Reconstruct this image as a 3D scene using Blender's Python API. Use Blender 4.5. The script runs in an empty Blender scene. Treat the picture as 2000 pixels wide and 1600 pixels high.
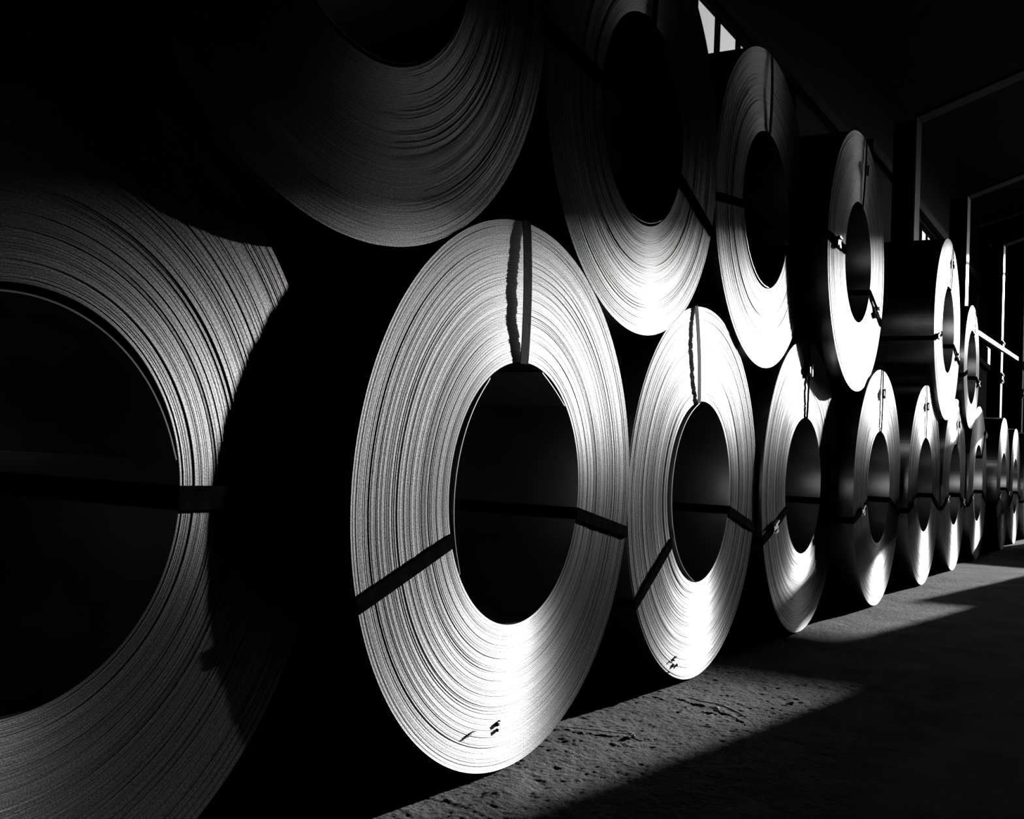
import bpy, math, random
from math import sin, cos, pi, sqrt, radians, atan2
from mathutils import Vector, Matrix, noise

# ------------------------------------------------------------------ camera, light, exposure
scene = bpy.context.scene
COL = scene.collection

cam_data = bpy.data.cameras.new('camera')
cam_data.sensor_fit = 'HORIZONTAL'
cam_data.sensor_width = 36.0
cam_data.lens = 2077.8 / 2000.0 * 36.0
cam_data.clip_start, cam_data.clip_end = 0.05, 400
cam = bpy.data.objects.new('camera', cam_data)
COL.objects.link(cam)
PT, RL, HD = 0.0447812, 0.0454086, 1.0491793
fw = Vector((sin(HD) * cos(PT), cos(HD) * cos(PT), sin(PT)))
rt0 = Vector((cos(HD), -sin(HD), 0.0))
up0 = rt0.cross(fw)
rt = cos(RL) * rt0 + sin(RL) * up0
up = -sin(RL) * rt0 + cos(RL) * up0
mw = Matrix((rt, up, -fw)).transposed().to_4x4()
mw.translation = Vector((-2.40268, -1.34444, 0.78749))
cam.matrix_world = mw
scene.camera = cam

SUN_DIR = Vector((-1.0, 0.167, -0.193)).normalized()          # the way the light travels
sun_data = bpy.data.lights.new('sun', 'SUN')
sun_data.energy = 6.8
sun_data.angle = radians(0.6)
sun = bpy.data.objects.new('sun', sun_data)
COL.objects.link(sun)
sun.rotation_euler = SUN_DIR.to_track_quat('-Z', 'Y').to_euler()
sun.location = (60, -10, 14)

world = bpy.data.worlds.new('overcast_sky')
scene.world = world
world.use_nodes = True
bg = world.node_tree.nodes['Background']
wnt = world.node_tree
sky = wnt.nodes.new('ShaderNodeTexSky')
sky.sky_type = 'NISHITA'
sky.sun_disc = False
sky.sun_elevation = math.asin(-SUN_DIR.z)
sky.sun_rotation = atan2(-SUN_DIR.x, -SUN_DIR.y)
sky.air_density = 1.0
sky.dust_density = 4.0
sky_bw = wnt.nodes.new('ShaderNodeRGBToBW')                  # the picture is black and white
wnt.links.new(sky.outputs[0], sky_bw.inputs[0])
wnt.links.new(sky_bw.outputs[0], bg.inputs[0])
bg.inputs[1].default_value = 0.105

scene.view_settings.view_transform = 'Standard'
scene.view_settings.look = 'None'
scene.view_settings.gamma = 1.0
scene.view_settings.use_curve_mapping = False
scene.view_settings.exposure = 0.0
cy = scene.cycles
cy.max_bounces = 6
cy.diffuse_bounces = 3
cy.glossy_bounces = 3
cy.transparent_max_bounces = 8
cy.caustics_reflective = False
cy.caustics_refractive = False
cy.sample_clamp_indirect = 2.0

# ------------------------------------------------------------------ materials
def new_mat(name):
    m = bpy.data.materials.new(name)
    m.use_nodes = True
    nt = m.node_tree
    nt.nodes.clear()
    out = nt.nodes.new('ShaderNodeOutputMaterial')
    return m, nt, out

def nd(nt, kind, **kw):
    n = nt.nodes.new(kind)
    for k, v in kw.items():
        setattr(n, k, v)
    return n

def mth(nt, op, a, b=None):
    n = nd(nt, 'ShaderNodeMath', operation=op)
    for i, v in enumerate((a, b)):
        if v is None:
            continue
        if isinstance(v, (int, float)):
            n.inputs[i].default_value = v
        else:
            nt.links.new(v, n.inputs[i])
    return n.outputs[0]

def simple_mat(name, col, rough=0.6, metal=0.0, bump=0.0, bscale=40.0, var=0.25, vscale=6.0, spec=0.5):
    """Principled with noise-driven colour variation and fine bump."""
    m, nt, out = new_mat(name)
    p = nd(nt, 'ShaderNodeBsdfPrincipled')
    nt.links.new(p.outputs[0], out.inputs[0])
    tc = nd(nt, 'ShaderNodeTexCoord')
    nz = nd(nt, 'ShaderNodeTexNoise')
    nz.inputs['Scale'].default_value = vscale
    nz.inputs['Detail'].default_value = 5
    nt.links.new(tc.outputs['Object'], nz.inputs['Vector'])
    rmp = nd(nt, 'ShaderNodeValToRGB')
    lo = tuple(c * (1 - var) for c in col) + (1,)
    hi = tuple(min(1, c * (1 + var)) for c in col) + (1,)
    rmp.color_ramp.elements[0].position, rmp.color_ramp.elements[1].position = 0.3, 0.7
    rmp.color_ramp.elements[0].color, rmp.color_ramp.elements[1].color = lo, hi
    nt.links.new(nz.outputs['Fac'], rmp.inputs[0])
    nt.links.new(rmp.outputs[0], p.inputs['Base Color'])
    p.inputs['Roughness'].default_value = rough
    p.inputs['Metallic'].default_value = metal
    p.inputs['Specular IOR Level'].default_value = spec
    if bump:
        nb = nd(nt, 'ShaderNodeTexNoise')
        nb.inputs['Scale'].default_value = bscale
        nb.inputs['Detail'].default_value = 6
        nt.links.new(tc.outputs['Object'], nb.inputs['Vector'])
        bp = nd(nt, 'ShaderNodeBump')
        bp.inputs['Strength'].default_value = 1.0
        bp.inputs['Distance'].default_value = bump
        nt.links.new(nb.outputs['Fac'], bp.inputs['Height'])
        nt.links.new(bp.outputs[0], p.inputs['Normal'])
    return m

def lap_material():
    """Sheared sheet edges: brushed along the lap, rough across it."""
    m, nt, out = new_mat('sheared_steel_edges')
    L = nt.links.new
    tc = nd(nt, 'ShaderNodeTexCoord')
    sp = nd(nt, 'ShaderNodeSeparateXYZ')
    L(tc.outputs['Object'], sp.inputs[0])
    x, z = sp.outputs[0], sp.outputs[2]
    r = mth(nt, 'SQRT', mth(nt, 'ADD', mth(nt, 'MULTIPLY', x, x), mth(nt, 'MULTIPLY', z, z)))
    tg = nd(nt, 'ShaderNodeCombineXYZ')
    L(z, tg.inputs[0])
    L(mth(nt, 'MULTIPLY', x, -1.0), tg.inputs[2])
    nrm = nd(nt, 'ShaderNodeVectorMath', operation='NORMALIZE')
    L(tg.outputs[0], nrm.inputs[0])
    oi = nd(nt, 'ShaderNodeObjectInfo')
    rr = mth(nt, 'ADD', r, mth(nt, 'MULTIPLY', oi.outputs['Random'], 40.0))
    # lap to lap variation: one value per radius
    n1 = nd(nt, 'ShaderNodeTexNoise', noise_dimensions='1D')
    n1.inputs['Scale'].default_value = 620.0
    n1.inputs['Detail'].default_value = 3.0
    n1.inputs['Roughness'].default_value = 0.7
    L(rr, n1.inputs['W'])
    r1 = nd(nt, 'ShaderNodeValToRGB')
    r1.color_ramp.elements[0].position = 0.33
    r1.color_ramp.elements[0].color = (0.12, 0.12, 0.12, 1)
    r1.color_ramp.elements[1].position = 0.53
    r1.color_ramp.elements[1].color = (0.85, 0.85, 0.85, 1)
    L(n1.outputs['Fac'], r1.inputs[0])
    # shear grain, short dashes along the lap
    ang = mth(nt, 'ARCTAN2', z, x)
    cb = nd(nt, 'ShaderNodeCombineXYZ')
    L(mth(nt, 'MULTIPLY', rr, 360.0), cb.inputs[0])
    L(mth(nt, 'MULTIPLY', ang, 150.0), cb.inputs[1])
    n2 = nd(nt, 'ShaderNodeTexNoise')
    n2.inputs['Scale'].default_value = 1.0
    n2.inputs['Detail'].default_value = 2.0
    L(cb.outputs[0], n2.inputs['Vector'])
    r2 = nd(nt, 'ShaderNodeValToRGB')
    r2.color_ramp.elements[0].position = 0.3
    r2.color_ramp.elements[0].color = (0.28, 0.28, 0.28, 1)
    r2.color_ramp.elements[1].position = 0.66
    r2.color_ramp.elements[1].color = (1, 1, 1, 1)
    L(n2.outputs['Fac'], r2.inputs[0])
    mix = nd(nt, 'ShaderNodeMix', data_type='RGBA', blend_type='MULTIPLY')
    mix.inputs['Factor'].default_value = 1.0
    L(r1.outputs[0], mix.inputs['A'])
    L(r2.outputs[0], mix.inputs['B'])
    colr = mix.outputs['Result']
    bp = nd(nt, 'ShaderNodeBump')
    bp.inputs['Strength'].default_value = 0.6
    bp.inputs['Distance'].default_value = 0.0006
    L(n1.outputs['Fac'], bp.inputs['Height'])
    gl = nd(nt, 'ShaderNodeBsdfAnisotropic', distribution='BECKMANN')
    gl.inputs['Roughness'].default_value = 0.60
    gl.inputs['Anisotropy'].default_value = 0.40
    L(colr, gl.inputs['Color'])
    L(nrm.outputs[0], gl.inputs['Tangent'])
    L(bp.outputs[0], gl.inputs['Normal'])
    df = nd(nt, 'ShaderNodeBsdfDiffuse')
    L(colr, df.inputs['Color'])
    L(bp.outputs[0], df.inputs['Normal'])
    ms = nd(nt, 'ShaderNodeMixShader')
    ms.inputs[0].default_value = 0.94
    L(df.outputs[0], ms.inputs[1])
    L(gl.outputs[0], ms.inputs[2])
    L(ms.outputs[0], out.inputs[0])
    return m

def floor_material():
    m, nt, out = new_mat('worn_concrete')
    L = nt.links.new
    p = nd(nt, 'ShaderNodeBsdfPrincipled')
    L(p.outputs[0], out.inputs[0])
    tc = nd(nt, 'ShaderNodeTexCoord')
    n1 = nd(nt, 'ShaderNodeTexNoise')
    n1.inputs['Scale'].default_value = 3.0
    n1.inputs['Detail'].default_value = 8
    L(tc.outputs['Object'], n1.inputs['Vector'])
    r = nd(nt, 'ShaderNodeValToRGB')
    r.color_ramp.elements[0].position, r.color_ramp.elements[1].position = 0.32, 0.72
    r.color_ramp.elements[0].color = (0.10, 0.10, 0.10, 1)
    r.color_ramp.elements[1].color = (0.24, 0.24, 0.24, 1)
    L(n1.outputs['Fac'], r.inputs[0])
    L(r.outputs[0], p.inputs['Base Color'])
    p.inputs['Roughness'].default_value = 0.85
    p.inputs['Specular IOR Level'].default_value = 0.08
    nb = nd(nt, 'ShaderNodeTexNoise')
    nb.inputs['Scale'].default_value = 85.0
    nb.inputs['Detail'].default_value = 5
    nb.inputs['Roughness'].default_value = 0.6
    L(tc.outputs['Object'], nb.inputs['Vector'])
    bp = nd(nt, 'ShaderNodeBump')
    bp.inputs['Strength'].default_value = 1.0
    bp.inputs['Distance'].default_value = 0.012
    L(nb.outputs['Fac'], bp.inputs['Height'])
    L(bp.outputs[0], p.inputs['Normal'])
    return m

def pane_material():
    m, nt, out = new_mat('dusty_glass')
    tr = nd(nt, 'ShaderNodeBsdfTransparent')
    tr.inputs[0].default_value = (0.95, 0.95, 0.95, 1)
    gl = nd(nt, 'ShaderNodeBsdfGlossy')
    gl.inputs['Roughness'].default_value = 0.1
    nz = nd(nt, 'ShaderNodeTexNoise')
    nz.inputs['Scale'].default_value = 3.0
    f = mth(nt, 'MULTIPLY', nz.outputs['Fac'], 0.08)
    ms = nd(nt, 'ShaderNodeMixShader')
    nt.links.new(f, ms.inputs[0])
    nt.links.new(tr.outputs[0], ms.inputs[1])
    nt.links.new(gl.outputs[0], ms.inputs[2])
    nt.links.new(ms.outputs[0], out.inputs[0])
    return m

M_LAP = lap_material()
M_BODY = simple_mat('rolled_steel_sheet', (0.42, 0.42, 0.42), 0.27, 1.0, 0.0004, 9.0, 0.3, 5.0)
M_BORE = simple_mat('bore_steel_sheet', (0.42, 0.42, 0.42), 0.30, 1.0, 0.0004, 9.0, 0.3, 4.0)
M_STRAP = simple_mat('blackened_strap', (0.007, 0.007, 0.007), 0.8, 0.0, 0.0002, 90.0, 0.5, 30.0, 0.0)
M_STRAP2 = simple_mat('scuffed_strap', (0.022, 0.022, 0.022), 0.7, 0.0, 0.0002, 90.0, 0.8, 60.0, 0.02)
M_SEAL = simple_mat('zinc_seal', (0.55, 0.55, 0.55), 0.35, 0.9, 0.0003, 120.0, 0.2, 40.0)
M_SHEET = simple_mat('sheet_edge', (0.45, 0.45, 0.45), 0.35, 0.7)
M_FLOOR = floor_material()
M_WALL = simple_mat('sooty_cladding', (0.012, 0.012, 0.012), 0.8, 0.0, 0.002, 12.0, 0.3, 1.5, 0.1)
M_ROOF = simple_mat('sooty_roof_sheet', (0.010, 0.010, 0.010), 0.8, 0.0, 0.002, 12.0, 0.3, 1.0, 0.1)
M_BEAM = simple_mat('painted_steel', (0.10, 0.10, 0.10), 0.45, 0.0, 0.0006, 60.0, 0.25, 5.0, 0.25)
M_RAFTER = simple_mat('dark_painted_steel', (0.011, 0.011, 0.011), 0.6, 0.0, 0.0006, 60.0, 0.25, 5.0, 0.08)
M_DARK = simple_mat('dark_machine_paint', (0.02, 0.02, 0.02), 0.9, 0.0, 0.0006, 60.0, 0.25, 5.0, 0.0)
M_FRAME = simple_mat('window_steel', (0.01, 0.01, 0.01), 0.7, spec=0.05)
M_GLASS = pane_material()
M_PAPER = simple_mat('grey_paper', (0.6, 0.6, 0.6), 0.8)
M_INK = simple_mat('marker_ink', (0.01, 0.01, 0.01), 0.7)
M_DIRT = simple_mat('dried_grease', (0.01, 0.01, 0.01), 0.6, 0, 0.001, 200)
M_RUBBLE = simple_mat('pale_rubble', (0.75, 0.75, 0.75), 0.8, 0, 0.002, 80)
M_BLOCKER = simple_mat('blocker_paint', (0.12, 0.12, 0.12), 0.5, 0, 0.0005, 40)  # paint of the added sun blockers

# ------------------------------------------------------------------ helpers
def mesh(name, verts, faces, mat, parent=None, loc=None, smooth=False):
    me = bpy.data.meshes.new(name)
    me.from_pydata([tuple(v) for v in verts], [], faces)
    me.validate(verbose=False)
    me.materials.append(mat)
    if smooth:
        me.polygons.foreach_set('use_smooth', [True] * len(me.polygons))
    me.update()
    o = bpy.data.objects.new(name, me)
    COL.objects.link(o)
    if parent is not None:
        o.parent = parent
    if loc is not None:
        o.location = loc
    return o

class MB:
    def __init__(self):
        self.v, self.f = [], []
    def box(self, x0, x1, y0, y1, z0, z1):
        b = len(self.v)
        self.v += [(x, y, z) for z in (z0, z1) for y in (y0, y1) for x in (x0, x1)]
        for q in ((0, 2, 3, 1), (4, 5, 7, 6), (0, 1, 5, 4), (2, 6, 7, 3), (0, 4, 6, 2), (1, 3, 7, 5)):
            self.f.append(tuple(b + i for i in q))
        return self
    def bar(self, p, q, w, h, upv=(0, 0, 1)):
        p, q = Vector(p), Vector(q)
        d = (q - p).normalized()
        u = Vector(upv)
        s = d.cross(u).normalized()
        u = s.cross(d).normalized()
        b = len(self.v)
        for e in (p, q):
            for i, j in ((-1, -1), (1, -1), (1, 1), (-1, 1)):
                self.v.append(tuple(e + s * (i * w / 2) + u * (j * h / 2)))
        self.f += [(b, b + 3, b + 2, b + 1), (b + 4, b + 5, b + 6, b + 7)]
        for i in range(4):
            j = (i + 1) % 4
            self.f.append((b + i, b + j, b + 4 + j, b + 4 + i))
        return self
    def build(self, name, mat, parent=None, loc=None):
        return mesh(name, self.v, self.f, mat, parent, loc)

def struct(o):
    o['kind'] = 'structure'
    return o

def empty(name, loc, label, cat, group=None, rz=0.0):
    o = bpy.data.objects.new(name, None)
    o.empty_display_size = 0.2
    COL.objects.link(o)
    o.location = loc
    o.rotation_euler = (0, 0, rz)
    o['label'] = label
    o['category'] = cat
    if group:
        o['group'] = group
    return o

def tag(o, label, cat, group=None):
    o['label'], o['category'] = label, cat
    if group:
        o['group'] = group
    return o

# ------------------------------------------------------------------ the hall
RZ = -0.0157                       # the hall stands a little askew to the row of coils
DOOR_X = 33.0

def hall_floor():
    xs, ys = [], []
    x = -9.0
    while x < -1.4: xs.append(x); x += 0.95
    x = -1.4
    while x < -0.8: xs.append(x); x += 0.02
    while x < 2.2: xs.append(x); x += 0.0052
    while x < 7.0: xs.append(x); x += 0.025
    while x < 40: xs.append(x); x += 1.5
    xs += [60, 90, 140]
    y = -40.0
    ys += [-40, -20, -12, -9]
    y = -8.0
    while y < -1.6: ys.append(y); y += 0.8
    y = -1.0
    while y < -0.52: ys.append(y); y += 0.02
    while y < 0.18: ys.append(y); y += 0.0056
    while y < 0.35: ys.append(y); y += 0.02
    while y < 3.2: ys.append(y); y += 0.3
    ys += [6, 12, 30]
    V, F = [], []
    ny = len(ys)
    for x in xs:
        for y in ys:
            e = max(0.0, min(1.0, (x + 1.4) / 0.3, (7.0 - x) / 0.3, (y + 1.0) / 0.2, (0.35 - y) / 0.2))
            z = 0.0
            if e > 0:
                z = 0.0035 * noise.noise((x * 5, y * 7, 0.3)) + 0.0022 * noise.noise((x * 18, y * 24, 4.1)) + 0.0013 * noise.noise((x * 40, y * 55, 9.7)) + 0.0022 * noise.noise((x * 78, y * 95, 5.7))
                g = max(0.0, 1 - abs(x + 0.2) / 0.4) * max(0.0, 1 - abs(y + 0.13) / 0.15)
                z += 0.016 * g * noise.noise((x * 6, y * 16, 2.2))
                z = z * e - 0.005 * e
            V.append((x, y, z))
    for i in range(len(xs) - 1):
        for j in range(ny - 1):
            a = i * ny + j
            F.append((a, a + ny, a + ny + 1, a + 1))
    return struct(mesh('floor', V, F, M_FLOOR, smooth=True))

floor = hall_floor()

WY = 3.0                            # inner face of the wall behind the coils
def hall_shell():
    # wall behind the coils: two strip windows under the eaves girder, blank cladding between
    bays = ((4.36, 12.56, 6.25), (22.4, 32.83, 6.56))
    m = MB()
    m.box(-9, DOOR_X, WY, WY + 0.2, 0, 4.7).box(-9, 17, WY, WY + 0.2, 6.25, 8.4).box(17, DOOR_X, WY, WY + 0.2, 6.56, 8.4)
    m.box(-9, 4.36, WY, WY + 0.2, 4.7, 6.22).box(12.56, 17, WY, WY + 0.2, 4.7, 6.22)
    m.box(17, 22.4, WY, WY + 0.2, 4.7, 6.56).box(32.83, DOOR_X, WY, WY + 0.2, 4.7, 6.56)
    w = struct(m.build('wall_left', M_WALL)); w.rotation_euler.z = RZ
    pm = bm = None
    for k, (xa, xb, zh) in enumerate(bays):
        pm = bm = None
        win = MB()
        win.box(xa, xb, WY + 0.05, WY + 0.15, 4.7, 4.76).box(xa, xb, WY + 0.02, WY + 0.15, zh - 0.06, zh)
        win = struct(win.build('window_%d' % (k + 1), M_FRAME)); win.rotation_euler.z = RZ
        nb = round((xb - xa) / 0.745)
        step = (xb - xa) / nb
        for i in range(nb):
            if pm is None:
                p = MB().box(0.04, 0.705, WY + 0.09, WY + 0.1, 4.77, zh - 0.07).build('pane', M_GLASS, win)
                q = MB().box(-0.05, 0.05, WY + 0.09, WY + 0.13, 4.76, zh - 0.06).build('mullion', M_FRAME, win)
                pm, bm = p.data, q.data
            else:
                p = bpy.data.objects.new('pane', pm); COL.objects.link(p); p.parent = win
                q = bpy.data.objects.new('mullion', bm); COL.objects.link(q); q.parent = win
            p.location.x = q.location.x = xa + i * step
    # far wall with the tall loading door, open
    m = MB()
    m.box(DOOR_X, DOOR_X + 0.25, 0.25, WY + 0.2, 0, 8.4).box(DOOR_X, DOOR_X + 0.25, -11, -5.8, 0, 8.4)
    m.box(DOOR_X, DOOR_X + 0.25, -5.8, 0.25, 8.3, 8.4)
    m.v += [(DOOR_X, -11, 8.4), (DOOR_X, WY + .2, 8.4), (DOOR_X, -4, 10.4)]
    b = len(m.v); m.f.append((b - 3, b - 2, b - 1))
    struct(m.build('wall_front', M_WALL))
    m = MB().box(-9.2, -9, -11, WY + 0.4, 0, 8.4)
    m.v += [(-9, -11, 8.4), (-9, WY + .4, 8.4), (-9, -4, 10.4)]
    b = len(m.v); m.f.append((b - 3, b - 2, b - 1))
    struct(m.build('wall_back', M_WALL))
    m = MB().box(-9, DOOR_X, -11.2, -11, 0, 8.4)
    struct(m.build('wall_right', M_WALL))
    m = MB()
    m.bar((-9.4, 0.15, 9.42), (DOOR_X + .4, 0.15, 9.42), 8.6, 0.12, (0, 0.269, 1)) if False else None
    V = [(-9.4, WY + .6, 8.3), (DOOR_X + .5, WY + .6, 8.3), (DOOR_X + .5, -4, 10.4), (-9.4, -4, 10.4), (DOOR_X + .5, -11.4, 8.3), (-9.4, -11.4, 8.3)]
    V += [(x, y, z + 0.15) for x, y, z in V]
    F = [(0, 1, 2, 3), (3, 2, 4, 5), (7, 6, 9, 8), (8, 9, 11, 10), (0, 6, 7, 1), (5, 4, 10, 11), (0, 3, 9, 6), (3, 5, 11, 9), (1, 7, 8, 2), (2, 8, 10, 4)]
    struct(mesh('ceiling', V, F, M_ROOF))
    # eaves girder along the window head
    g = MB().box(-9, 17, WY - 0.12, WY, 6.22, 6.42).box(17, DOOR_X, WY - 0.12, WY, 6.58, 6.78)
    g = struct(g.build('trim_1', M_RAFTER)); g.rotation_euler.z = RZ

hall_shell()

# portal frames: column flange towards the aisle, rafter rising away
def portal_frame(x, y, knee, label, lit_parts=True):
    e = empty('portal_frame', (x, y, 0), label, 'column', 'portal frame columns behind the coils', RZ)
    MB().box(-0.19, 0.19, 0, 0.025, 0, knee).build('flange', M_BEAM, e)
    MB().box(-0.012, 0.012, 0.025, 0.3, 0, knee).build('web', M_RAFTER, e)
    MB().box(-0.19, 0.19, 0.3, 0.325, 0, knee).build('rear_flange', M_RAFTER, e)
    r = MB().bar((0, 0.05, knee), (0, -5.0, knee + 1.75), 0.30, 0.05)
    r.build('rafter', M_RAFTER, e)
    # splice plate with bolts on the flange
    for zz in (knee * 0.62, knee * 0.5):
        pl = MB().box(-0.15, 0.15, -0.03, 0, zz - 0.12, zz + 0.12).build('splice_plate', M_BEAM, e)
        for sx in (-0.09, 0.09):
            for sz in (-0.07, 0.07):
                MB().box(sx - 0.022, sx + 0.022, -0.05, -0.03, zz + sz - 0.022, zz + sz + 0.022).build('bolt', M_BEAM, pl)
    return e

portal_frame(13.88, 1.32, 6.02, 'dim steel portal frame column nearest the strip window, behind the upper coils')
portal_frame(19.75, 1.32, 6.25, 'steel portal frame column half in sun, second from the window')
portal_frame(25.6, 1.2, 6.45, 'steel portal frame column third from the window, sunlit along its lower half')
portal_frame(30.6, 1.1, 6.45, 'steel portal frame column farthest from the window, at the right edge')

# sunlit crane rail and bracket between the far columns
def column_box(x, y, z, label):
    b = empty('junction_box', (x, y, z), label, 'junction box')
    MB().box(-0.2, 0.2, -0.12, 0.0, -0.16, 0.16).build('case', M_BEAM, b)
    MB().box(-0.2, 0.2, -0.14, -0.12, -0.15, 0.15).build('lid', M_BEAM, b)
    MB().box(-0.03, 0.03, -0.07, -0.03, -0.75, -0.16).build('conduit', M_BEAM, b)
column_box(19.6, 1.02, 3.12, 'sunlit junction box with conduit above the dark machine housing')
rail = tag(MB().bar((19.0, 1.04, 3.50), (26.3, 0.93, 3.76), 0.07, 0.09).build('crane_rail', M_BEAM), 'thin sunlit steel rail sloping between the far columns', 'rail')

# dark machine housing behind the far coils
def machine_housing():
    e = empty('machine_housing', (17.75, 1.6, 0), 'dark boxy machine housing behind the farthest coils', 'machine')
    MB().box(-1.25, 1.25, -0.75, 0.75, 0, 2.8).build('cabinet', M_DARK, e)
    MB().box(-1.3, 1.3, -0.8, 0.8, 2.8, 2.88).build('lid', M_DARK, e)
    d = MB().box(-1.27, -1.25, -0.55, 0.55, 0.4, 2.6).build('door', M_DARK, e)
    MB().box(-1.31, -1.27, 0.38, 0.42, 1.5, 1.8).build('handle', M_BEAM, d)
machine_housing()

# ------------------------------------------------------------------ added gate and screen, out of view, shaped to shade floor and coils
def add_aisle_blockers():
    X = 12.6
    e = empty('gate_blocker', (X, -2.1, 0), 'added gate-shaped sun blocker across the aisle, out of view right of the coils', 'gate')
    MB().box(-0.05, 0.05, -0.3, -0.24, 0, 3.2).build('post', M_BLOCKER, e)
    MB().box(-0.05, 0.05, -0.24, 1.70, 1.87, 2.13).build('blocker_rail', M_BLOCKER, e)
    MB().box(-0.03, 0.03, -0.24, 1.70, 0.02, 0.84).build('blocker_skirt', M_BLOCKER, e)
    MB().box(-0.02, 0.02, 1.70, 1.74, 0.02, 2.13).build('end_stile', M_BLOCKER, e)
    s = empty('screen_blocker', (X + 0.3, -4.4, 0), 'added tall sheet that blocks the sun, out of view beside the gate-shaped blocker', 'screen')  # added sheet, its stepped edge trims the sun strip on the floor
    MB().box(-0.02, 0.02, -2.2, 2.0, 0, 5.6).build('sheet', M_BLOCKER, s)
    MB().box(-0.05, 0.05, -2.25, -2.15, 0, 5.6).build('post', M_BLOCKER, s)
    MB().box(-0.02, 0.02, 2.0, 2.48, 0, 2.0).build('blocker_kick_sheet', M_BLOCKER, s)
    MB().box(-0.02, 0.02, 2.48, 2.82, 0, 1.58).build('blocker_kick_sheet', M_BLOCKER, s)
add_aisle_blockers()

# unseen gantry added outside the door so its girder throws the soft upper shadow
def add_gantry_blocker():
    X, Z = 58.0, 1.22 + 0.193 * 58.0
    e = empty('gantry_blocker', (X, -6, 0), 'unseen gantry-shaped sun blocker added outside the loading door', 'crane')
    MB().box(-0.5, 0.5, -9.5, 9.0, Z, Z + 1.7).build('girder', M_BLOCKER, e)
    for yy in (-9.2, 8.7):
        for xx in (-1.8, 1.8):
            MB().bar((xx, yy, 0.5), (xx * 0.2, yy, Z), 0.35, 0.35, (0, 1, 0)).build('leg', M_BLOCKER, e)
        MB().box(-2.3, 2.3, yy - 0.3, yy + 0.3, 0.12, 0.55).build('wheel_bogie', M_BLOCKER, e)
        for xx in (-1.7, 1.7):
            MB().box(xx - 0.28, xx + 0.28, yy - 0.08, yy + 0.08, 0.0, 0.4).build('wheel', M_DARK, e)
add_gantry_blocker()

# ------------------------------------------------------------------ coils
def ring(r, y, n):
    return [(r * cos(2 * pi * i / n), y, r * sin(2 * pi * i / n)) for i in range(n)]

def revolve(profile, n):
    """profile: list of (r, y); surface faces follow the list order"""
    V, F = [], []
    for r, y in profile:
        V += ring(r, y, n)
    for k in range(len(profile) - 1):
        a, b = k * n, (k + 1) * n
        for i in range(n):
            j = (i + 1) % n
            F.append((a + i, a + j, b + j, b + i))
    return V, F

DEPTH = 1.1

def lap_profile(ri, R, count, rng, rough):
    """stepped radial section of the wound edge"""
    th = [rng.uniform(0.45, 1.55) for _ in range(count)]
    s = (R - ri) / sum(th)
    prof, r = [], ri
    drift = 0.0
    for k, t in enumerate(th):
        drift = drift * 0.85 + rng.gauss(0, 0.4) * rough
        d = drift + rng.gauss(0, 0.55) * rough
        if rng.random() < 0.05:
            d += rng.choice((-1, 1)) * 1.8 * rough
        d = max(-0.0025, min(0.0025, d))
        if k in (0, count - 1):
            d = 0.0
        prof.append((r, d))
        r += t * s
        prof.append((r, d - 0.02 * t * s))
    return prof

def ribbon(path, th, w, thick):
    """flat band along (r, y) points at angle th; w across, thick along the local normal"""
    c, s = cos(th), sin(th)
    t = (-s, 0, c)
    pts = [Vector((r * c, y, r * s)) for r, y in path]
    V, F = [], []
    n = len(pts)
    T = Vector(t)
    for i, p in enumerate(pts):
        d = (pts[min(i + 1, n - 1)] - pts[max(i - 1, 0)]).normalized()
        nn = T.cross(d).normalized()
        for a, b in ((-1, -1), (1, -1), (1, 1), (-1, 1)):
            V.append(p + T * (a * w / 2) + nn * (b * thick / 2))
    for i in range(n - 1):
        a, b = 4 * i, 4 * (i + 1)
        for k in range(4):
            j = (k + 1) % 4
            F.append((a + k, a + j, b + j, b + k))
    F += [(0, 1, 2, 3), (4 * n - 1, 4 * n - 2, 4 * n - 3, 4 * n - 4)]
    return V, F

def strap(root, R, ri, deg, bulge, w, seal=None, H=0.0):
    th = radians(deg)
    g = 0.004
    path = [(ri - g, DEPTH * 0.96), (ri - g, 0.01)]
    n = 14
    for i in range(n + 1):
        u = i / n
        path.append((ri - g + (R - ri + 2 * g) * u, -0.004 - bulge * sin(pi * u) ** 0.8))
    path += [(R + g, 0.012), (R + g, DEPTH * 0.96)]
    V, F = ribbon(path, th, w, 0.0022)
    o = mesh('strap', V, F, M_STRAP2 if bulge > 0.0055 else M_STRAP, root, (0, 0, H))
    if seal is not None:
        r0 = ri + (R - ri) * seal
        u = seal
        yb = -0.004 - bulge * sin(pi * u) ** 0.8
        l = 0.03
        sv = MB()
        # crimped clip: a folded box with two raised lips
        c, s = cos(th), sin(th)
        rad, tan = Vector((c, 0, s)), Vector((-s, 0, c))
        def add(r1, r2, t1, t2, y1, y2):
            b = len(sv.v)
            for y in (y1, y2):
                for rr, tt in ((r1, t1), (r2, t1), (r2, t2), (r1, t2)):
                    sv.v.append(tuple(rad * rr + tan * tt + Vector((0, y, 0))))
            sv.f.extend([(b, b + 1, b + 2, b + 3), (b + 4, b + 7, b + 6, b + 5)] + [(b + i, b + 4 + i, b + 4 + (i + 1) % 4, b + (i + 1) % 4) for i in range(4)])
        add(r0 - l, r0 + l, -w * 0.6, w * 0.6, yb - 0.006, yb + 0.002)
        add(r0 - l, r0 + l, -w * 0.72, -w * 0.45, yb - 0.014, yb + 0.001)
        add(r0 - l * .5, r0 + l * .5, w * 0.4, w * 0.75, yb - 0.012, yb + 0.001)
        q = mesh('strap_seal', sv.v, sv.f, M_SEAL, o)
        q['label'] = 'crimped bright metal seal'
    return o

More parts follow.
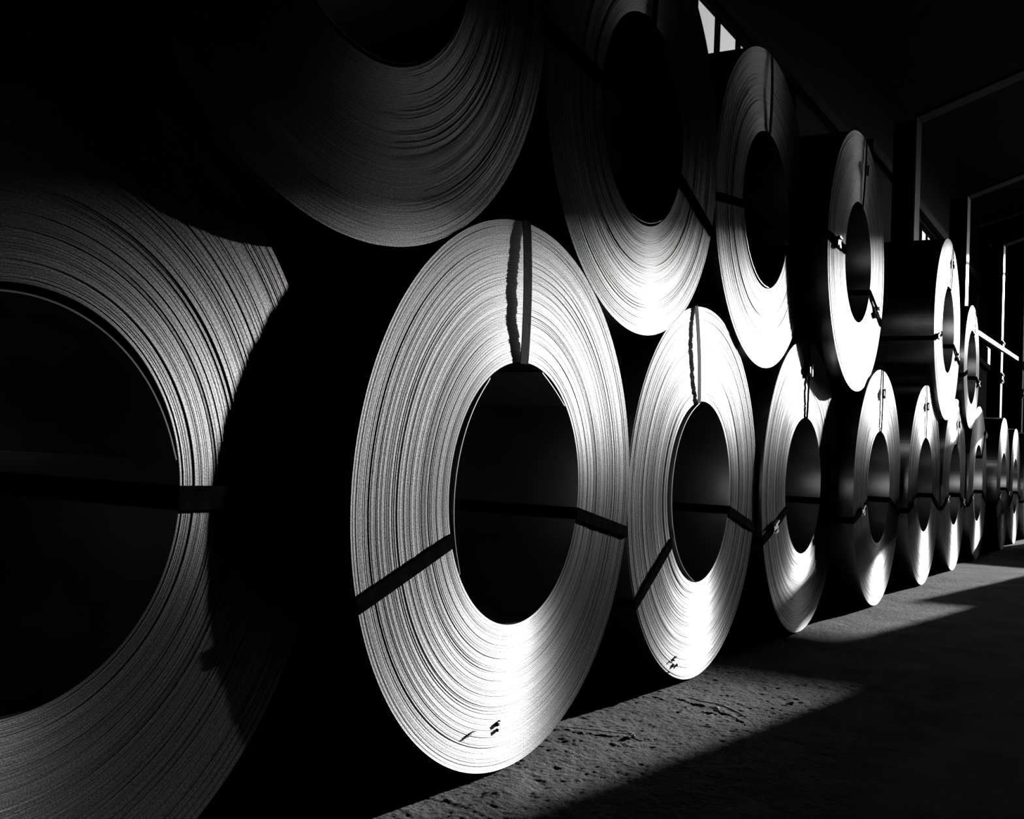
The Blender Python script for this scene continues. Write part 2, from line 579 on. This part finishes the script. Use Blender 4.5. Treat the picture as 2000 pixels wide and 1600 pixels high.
def inner_wrap(root, ri, H, a0, a1, gap, name='loose_inner_wrap'):
    n = 48
    V, F = [], []
    for i in range(n + 1):
        u = i / n
        th = radians(a0 + (a1 - a0) * u)
        r = ri - 0.003 - gap * sin(pi * u) ** 0.7
        for rr, y in ((r, 0.0), (r - 0.003, 0.0), (r - 0.003, DEPTH * .9), (r, DEPTH * .9)):
            V.append((rr * cos(th), y, rr * sin(th)))
    for i in range(n):
        a, b = 4 * i, 4 * i + 4
        for k in range(4):
            j = (k + 1) % 4
            F.append((a + k, a + j, b + j, b + k))
    F += [(3, 2, 1, 0), (4 * n, 4 * n + 1, 4 * n + 2, 4 * n + 3)]
    return mesh(name, V, F, M_SHEET, root, (0, 0, H))

def coil(x, y, z, R, ri, label, laps, n, straps, seed, rough=0.00055, wraps=()):
    e = empty('steel_coil', (x, y, z - R), label, 'steel coil', 'steel coils stacked in two tiers')
    rng = random.Random(seed)
    V, F = revolve(lap_profile(ri, R, laps, rng, rough), n)
    lp = mesh('lap_edges', V, F, M_LAP, e, (0, 0, R))
    lp['kind'] = 'stuff'
    V, F = revolve([(R, 0.0), (R, 0.004), (R, DEPTH - .004), (R, DEPTH), (ri, DEPTH)], n)
    mesh('outer_wrap', V, F, M_BODY, e, (0, 0, R), smooth=False)
    V, F = revolve([(ri, DEPTH), (ri, 0.0)], n)
    bo = mesh('bore', V, F, M_BORE, e, (0, 0, R), smooth=True)
    for s in straps:
        strap(e, R, ri, s[0], s[1], s[2] if len(s) > 2 and s[2] else 0.034, s[3] if len(s) > 3 else None, R)
    for a0, a1, g in wraps:
        inner_wrap(e, ri, R, a0, a1, g)
    return e

b0 = coil(-1.413, 0.056, 0.692, 0.692, 0.317, 'huge steel coil cut off by the left edge, bottom tier, face half in shadow', 190, 320,
          [(0, 0.001, 0.042), (118, 0.001), (-140, 0.001)], 11, 0.00036, [(12, 118, 0.012)])
b1 = coil(0, 0, 0.697, 0.697, 0.337, 'bright coil in the centre foreground with a bulging strap loop at its top', 180, 288,
          [(-10.5, 0.001), (-161, 0.001), (93.2, 0.0068, 0.042)], 12, 0.0005, [(122, 215, 0.021), (46, 74, 0.007)])
b2 = coil(1.429, 0.025, 0.691, 0.691, 0.339, 'bottom tier coil directly right of the bright centre coil, grease spots near its foot', 150, 256,
          [(-13, 0.001), (-148, 0.001), (101, 0.0058)], 13, 0.0005, [(97, 264, 0.040)])
b3 = coil(2.870, 0.010, 0.714, 0.714, 0.334, 'third bottom tier coil, black strap with seal at its top, lower edge in shade', 120, 224,
          [(-14, 0.002), (-160, 0.004, None, .55), (90, 0.003, None, .62)], 14)
b4 = coil(4.295, -0.075, 0.708, 0.708, 0.337, 'bottom tier coil fourth right of the left edge coil, shadow slanting across its face', 80, 192,
          [(-14, 0.002), (-165, 0.004, None, .45), (90, 0.003, None, .62)], 15)
b5 = coil(5.858, -0.102, 0.724, 0.724, 0.342, 'bottom tier coil standing clear below the gap in the upper tier', 64, 160,
          [(-14, 0.002), (-166, 0.003, None, .4), (95, 0.002, None, .6)], 16)
b6 = coil(7.370, -0.113, 0.727, 0.727, 0.344, 'bottom tier coil under the fifth upper coil, white lower lip lit to the floor', 52, 144,
          [(-16, 0.003, None, .6), (-165, 0.003, None, .3), (78, 0.003, None, .5)], 17)
b7 = coil(8.882, -0.132, 0.744, 0.744, 0.372, 'bottom tier coil right below the small upper coil, its foot cut by shadow', 44, 128,
          [(-14, 0.003), (-164, 0.004, None, .3), (44, 0.002, None, .9)], 18, 0.0005, [(120, 240, 0.02)])
b8 = coil(10.76, -0.194, 0.740, 0.740, 0.349, 'bottom tier coil second from the right end, narrow and half shaded', 40, 128,
          [(-10, 0.003, None, .8), (-163, 0.003, None, .3), (90, 0.002)], 19)
b9 = coil(12.215, -0.20, 0.712, 0.712, 0.345, 'small far coil peeking out behind its neighbour near the right end', 36, 96,
          [(-14, 0.003), (-163, 0.003), (90, 0.002)], 20)
b10 = coil(13.65, -0.24, 0.718, 0.718, 0.345, 'farthest coil, a bright sliver at the right edge of the picture', 36, 96,
           [(-14, 0.003), (-163, 0.003), (90, 0.002)], 21)
u1 = coil(-0.710, 0.004, 1.957, 0.744, 0.367, 'big dark upper tier coil at top left, cut by the top edge', 180, 320,
          [(-20, 0.001), (178, 0.001), (87, 0.001)][1:], 31, 0.0005, [(215, 300, 0.006)])
u2 = coil(0.730, 0.005, 1.891, 0.691, 0.337, 'upper tier coil at top centre with slanting black straps, lower half lit white', 160, 256,
          [(-19, 0.001), (176, 0.001, 0.04), (86, 0.001, 0.04)], 32, 0.0005, [(255, 300, 0.006)])
u3 = coil(2.109, 0.014, 1.910, 0.685, 0.339, 'upper tier coil just below the strip window, upper half dim, strap pair at top', 120, 224,
          [(-18, 0.002), (-172, 0.001), (92, 0.006)], 33, 0.0005, [(185, 282, 0.016)])
u4 = coil(3.595, -0.065, 1.949, 0.712, 0.331, 'upper tier coil fourth from the left with torn strap seals on both sides', 80, 192,
          [(-21, 0.004, None, .6), (179, 0.004, 0.04, .5), (83, 0.004, None, .55)], 34)
u5 = coil(6.608, -0.129, 1.957, 0.718, 0.345, 'upper tier coil beyond the gap, its long dark side showing', 60, 160,
          [(-16, 0.004, None, .6), (-168, 0.005, None, .6), (76, 0.003, None, .6)], 35, 0.0005, [(110, 250, 0.025)])
u6 = coil(8.101, -0.140, 1.800, 0.564, 0.339, 'small thin walled upper tier coil at the far end of the stack', 36, 128,
          [(-12, 0.004, None, .8), (-168, 0.003), (70, 0.002)], 36)

# paper label with a marker scrawl on the shaded side of the centre coil
def label_patch(root, R, H, a0, a1, y0, y1, skew):
    n = 12
    V, F = [], []
    for i in range(n + 1):
        th = radians(a0 + (a1 - a0) * i / n)
        for y in (y0, y1):
            yy = y + skew * (i / n - .5)
            for rr in (R + 0.0015, R + 0.003):
                V.append((rr * cos(th), yy, rr * sin(th)))
    for i in range(n):
        a, b = 4 * i, 4 * i + 4
        F += [(a, b, b + 2, a + 2), (a + 1, a + 3, b + 3, b + 1), (a, a + 1, b + 1, b), (a + 2, b + 2, b + 3, a + 3)]
    F += [(0, 2, 3, 1), (4 * n, 4 * n + 1, 4 * n + 3, 4 * n + 2)]
    p = mesh('paper_label', V, F, M_PAPER, root, (0, 0, H))
    p['label'] = 'paper label with marker strokes'
    # strokes: (u along the arc 0 top..1 bottom, v across 0 front..1 back)
    strokes = [[(.30, .80), (.42, .84), (.52, .88)], [(.28, .66), (.42, .72), (.62, .75), (.66, .66), (.55, .58), (.46, .56)],
               [(.36, .46), (.50, .50), (.53, .40), (.53, .20), (.44, .15)], [(.30, .43), (.28, .36)]]
    V, F = [], []
    for st in strokes:
        for (ua, va), (ub, vb) in zip(st, st[1:]):
            d = Vector((ub - ua, vb - va)); nrm = Vector((-d.y, d.x)).normalized() * 0.028
            b = len(V)
            for (uu, vv) in ((ua + nrm.x, va + nrm.y), (ub + nrm.x, vb + nrm.y), (ub - nrm.x, vb - nrm.y), (ua - nrm.x, va - nrm.y)):
                th = radians(a0 + (a1 - a0) * uu)
                yy = y0 + (y1 - y0) * vv + skew * (uu - .5)
                V.append(((R + 0.0036) * cos(th), yy, (R + 0.0036) * sin(th)))
            F.append((b, b + 1, b + 2, b + 3))
    mesh('marker_writing', V, F, M_INK, p)
label_patch(b1, 0.697, 0.697, 141.5, 155.5, 0.05, 0.245, -0.03)

# grease spots stuck on two faces
def grease(root, H, spots, seed):
    rng = random.Random(seed)
    for (x, z, w, h) in spots:
        n = 11
        V = [(x, -0.0058, z)]
        out = []
        for i in range(n):
            a = 2 * pi * i / n
            k = rng.uniform(0.55, 1.2)
            V.append((x + cos(a) * w * k, -0.0048, z + sin(a) * h * k))
            out.append((x + cos(a) * w * k, 0.004, z + sin(a) * h * k))
        V += out
        F = [(0, 1 + (i + 1) % n, 1 + i) for i in range(n)] + [(1 + i, 1 + (i + 1) % n, 1 + n + (i + 1) % n, 1 + n + i) for i in range(n)]
        mesh('grease_spot', V, F, M_DIRT, root, (0, 0, H))

grease(b1, 0.697, [(-0.068, -0.578, 0.008, 0.0055), (-0.06, -0.571, 0.004, 0.002), (-0.067, -0.592, 0.003, 0.005), (-0.19, -0.574, 0.018, 0.0016), (-0.205, -0.579, 0.012, 0.0018)], 3)
grease(b2, 0.691, [(-0.203, -0.588, 0.013, 0.005), (-0.215, -0.597, 0.008, 0.003), (-0.26, -0.597, 0.004, 0.003), (-0.225, -0.616, 0.004, 0.006), (-0.187, -0.620, 0.004, 0.006), (-0.262, -0.632, 0.006, 0.003)], 4)

# ------------------------------------------------------------------ debris on the floor
def scrap(x, y, s, seed, label, flat=0.38):
    rng = random.Random(seed)
    import bmesh
    bm = bmesh.new()
    bmesh.ops.create_icosphere(bm, subdivisions=2, radius=1.0)
    for v in bm.verts:
        k = 0.75 + 0.5 * noise.noise(v.co * 1.7 + Vector((seed * 3.1, 0, 0)))
        v.co = Vector((v.co.x * k, v.co.y * k * 0.8, v.co.z * k * flat)) * s
    zmin = min(v.co.z for v in bm.verts)
    for v in bm.verts:
        v.co.z -= zmin
    me = bpy.data.meshes.new('rubble_chip')
    bm.to_mesh(me); bm.free()
    me.materials.append(M_RUBBLE)
    o = bpy.data.objects.new('rubble_chip', me)
    COL.objects.link(o)
    o.location = (x, y, -0.001)
    o.rotation_euler.z = rng.uniform(0, 6)
    return tag(o, label, 'rubble', 'rubble chips on the concrete')

scrap(0.49, -0.13, 0.015, 1, 'pale rubble chip on the lit strip, just right of the centre coil foot')
scrap(0.93, -0.13, 0.011, 2, 'small rubble chip on the lit strip, in front of the second coil')
scrap(0.98, -0.215, 0.016, 3, 'rubble chip beside the dark floor crack')
scrap(1.30, -0.39, 0.015, 4, 'rubble chip at the fading far end of the lit strip')
scrap(0.80, -0.26, 0.006, 5, 'tiny rubble chip near the shadow edge of the lit strip')
scrap(1.97, -0.96, 0.012, 6, 'lone rubble chip out on the dark floor, lower right')
scrap(11.0, -0.62, 0.035, 7, 'bright rubble chip far off on the dark floor')

def crack(pts, w, name='floor_crack'):
    V, F = [], []
    for i, (x, y, k) in enumerate(pts):
        V += [(x, y - w * k, 0.0005), (x, y, 0.0045 * k), (x + .003, y + w * k, 0.0005)]
    for i in range(len(pts) - 1):
        a = 3 * i
        F += [(a, a + 3, a + 4, a + 1), (a + 1, a + 4, a + 5, a + 2)]
    o = mesh(name, V, F, M_FLOOR, floor)
    return o

crack([(0.44, 0.08, .3), (0.455, 0.03, .6), (0.47, -0.03, .7), (0.49, -0.10, .6), (0.505, -0.15, .5), (0.52, -0.19, .2)], 0.003)
crack([(1.075, -0.07, .3), (1.07, -0.10, .9), (1.045, -0.14, 1.1), (1.05, -0.18, .8), (1.03, -0.22, 1.1), (1.0, -0.26, 1.2), (0.95, -0.31, .8), (0.89, -0.36, .3)], 0.006)
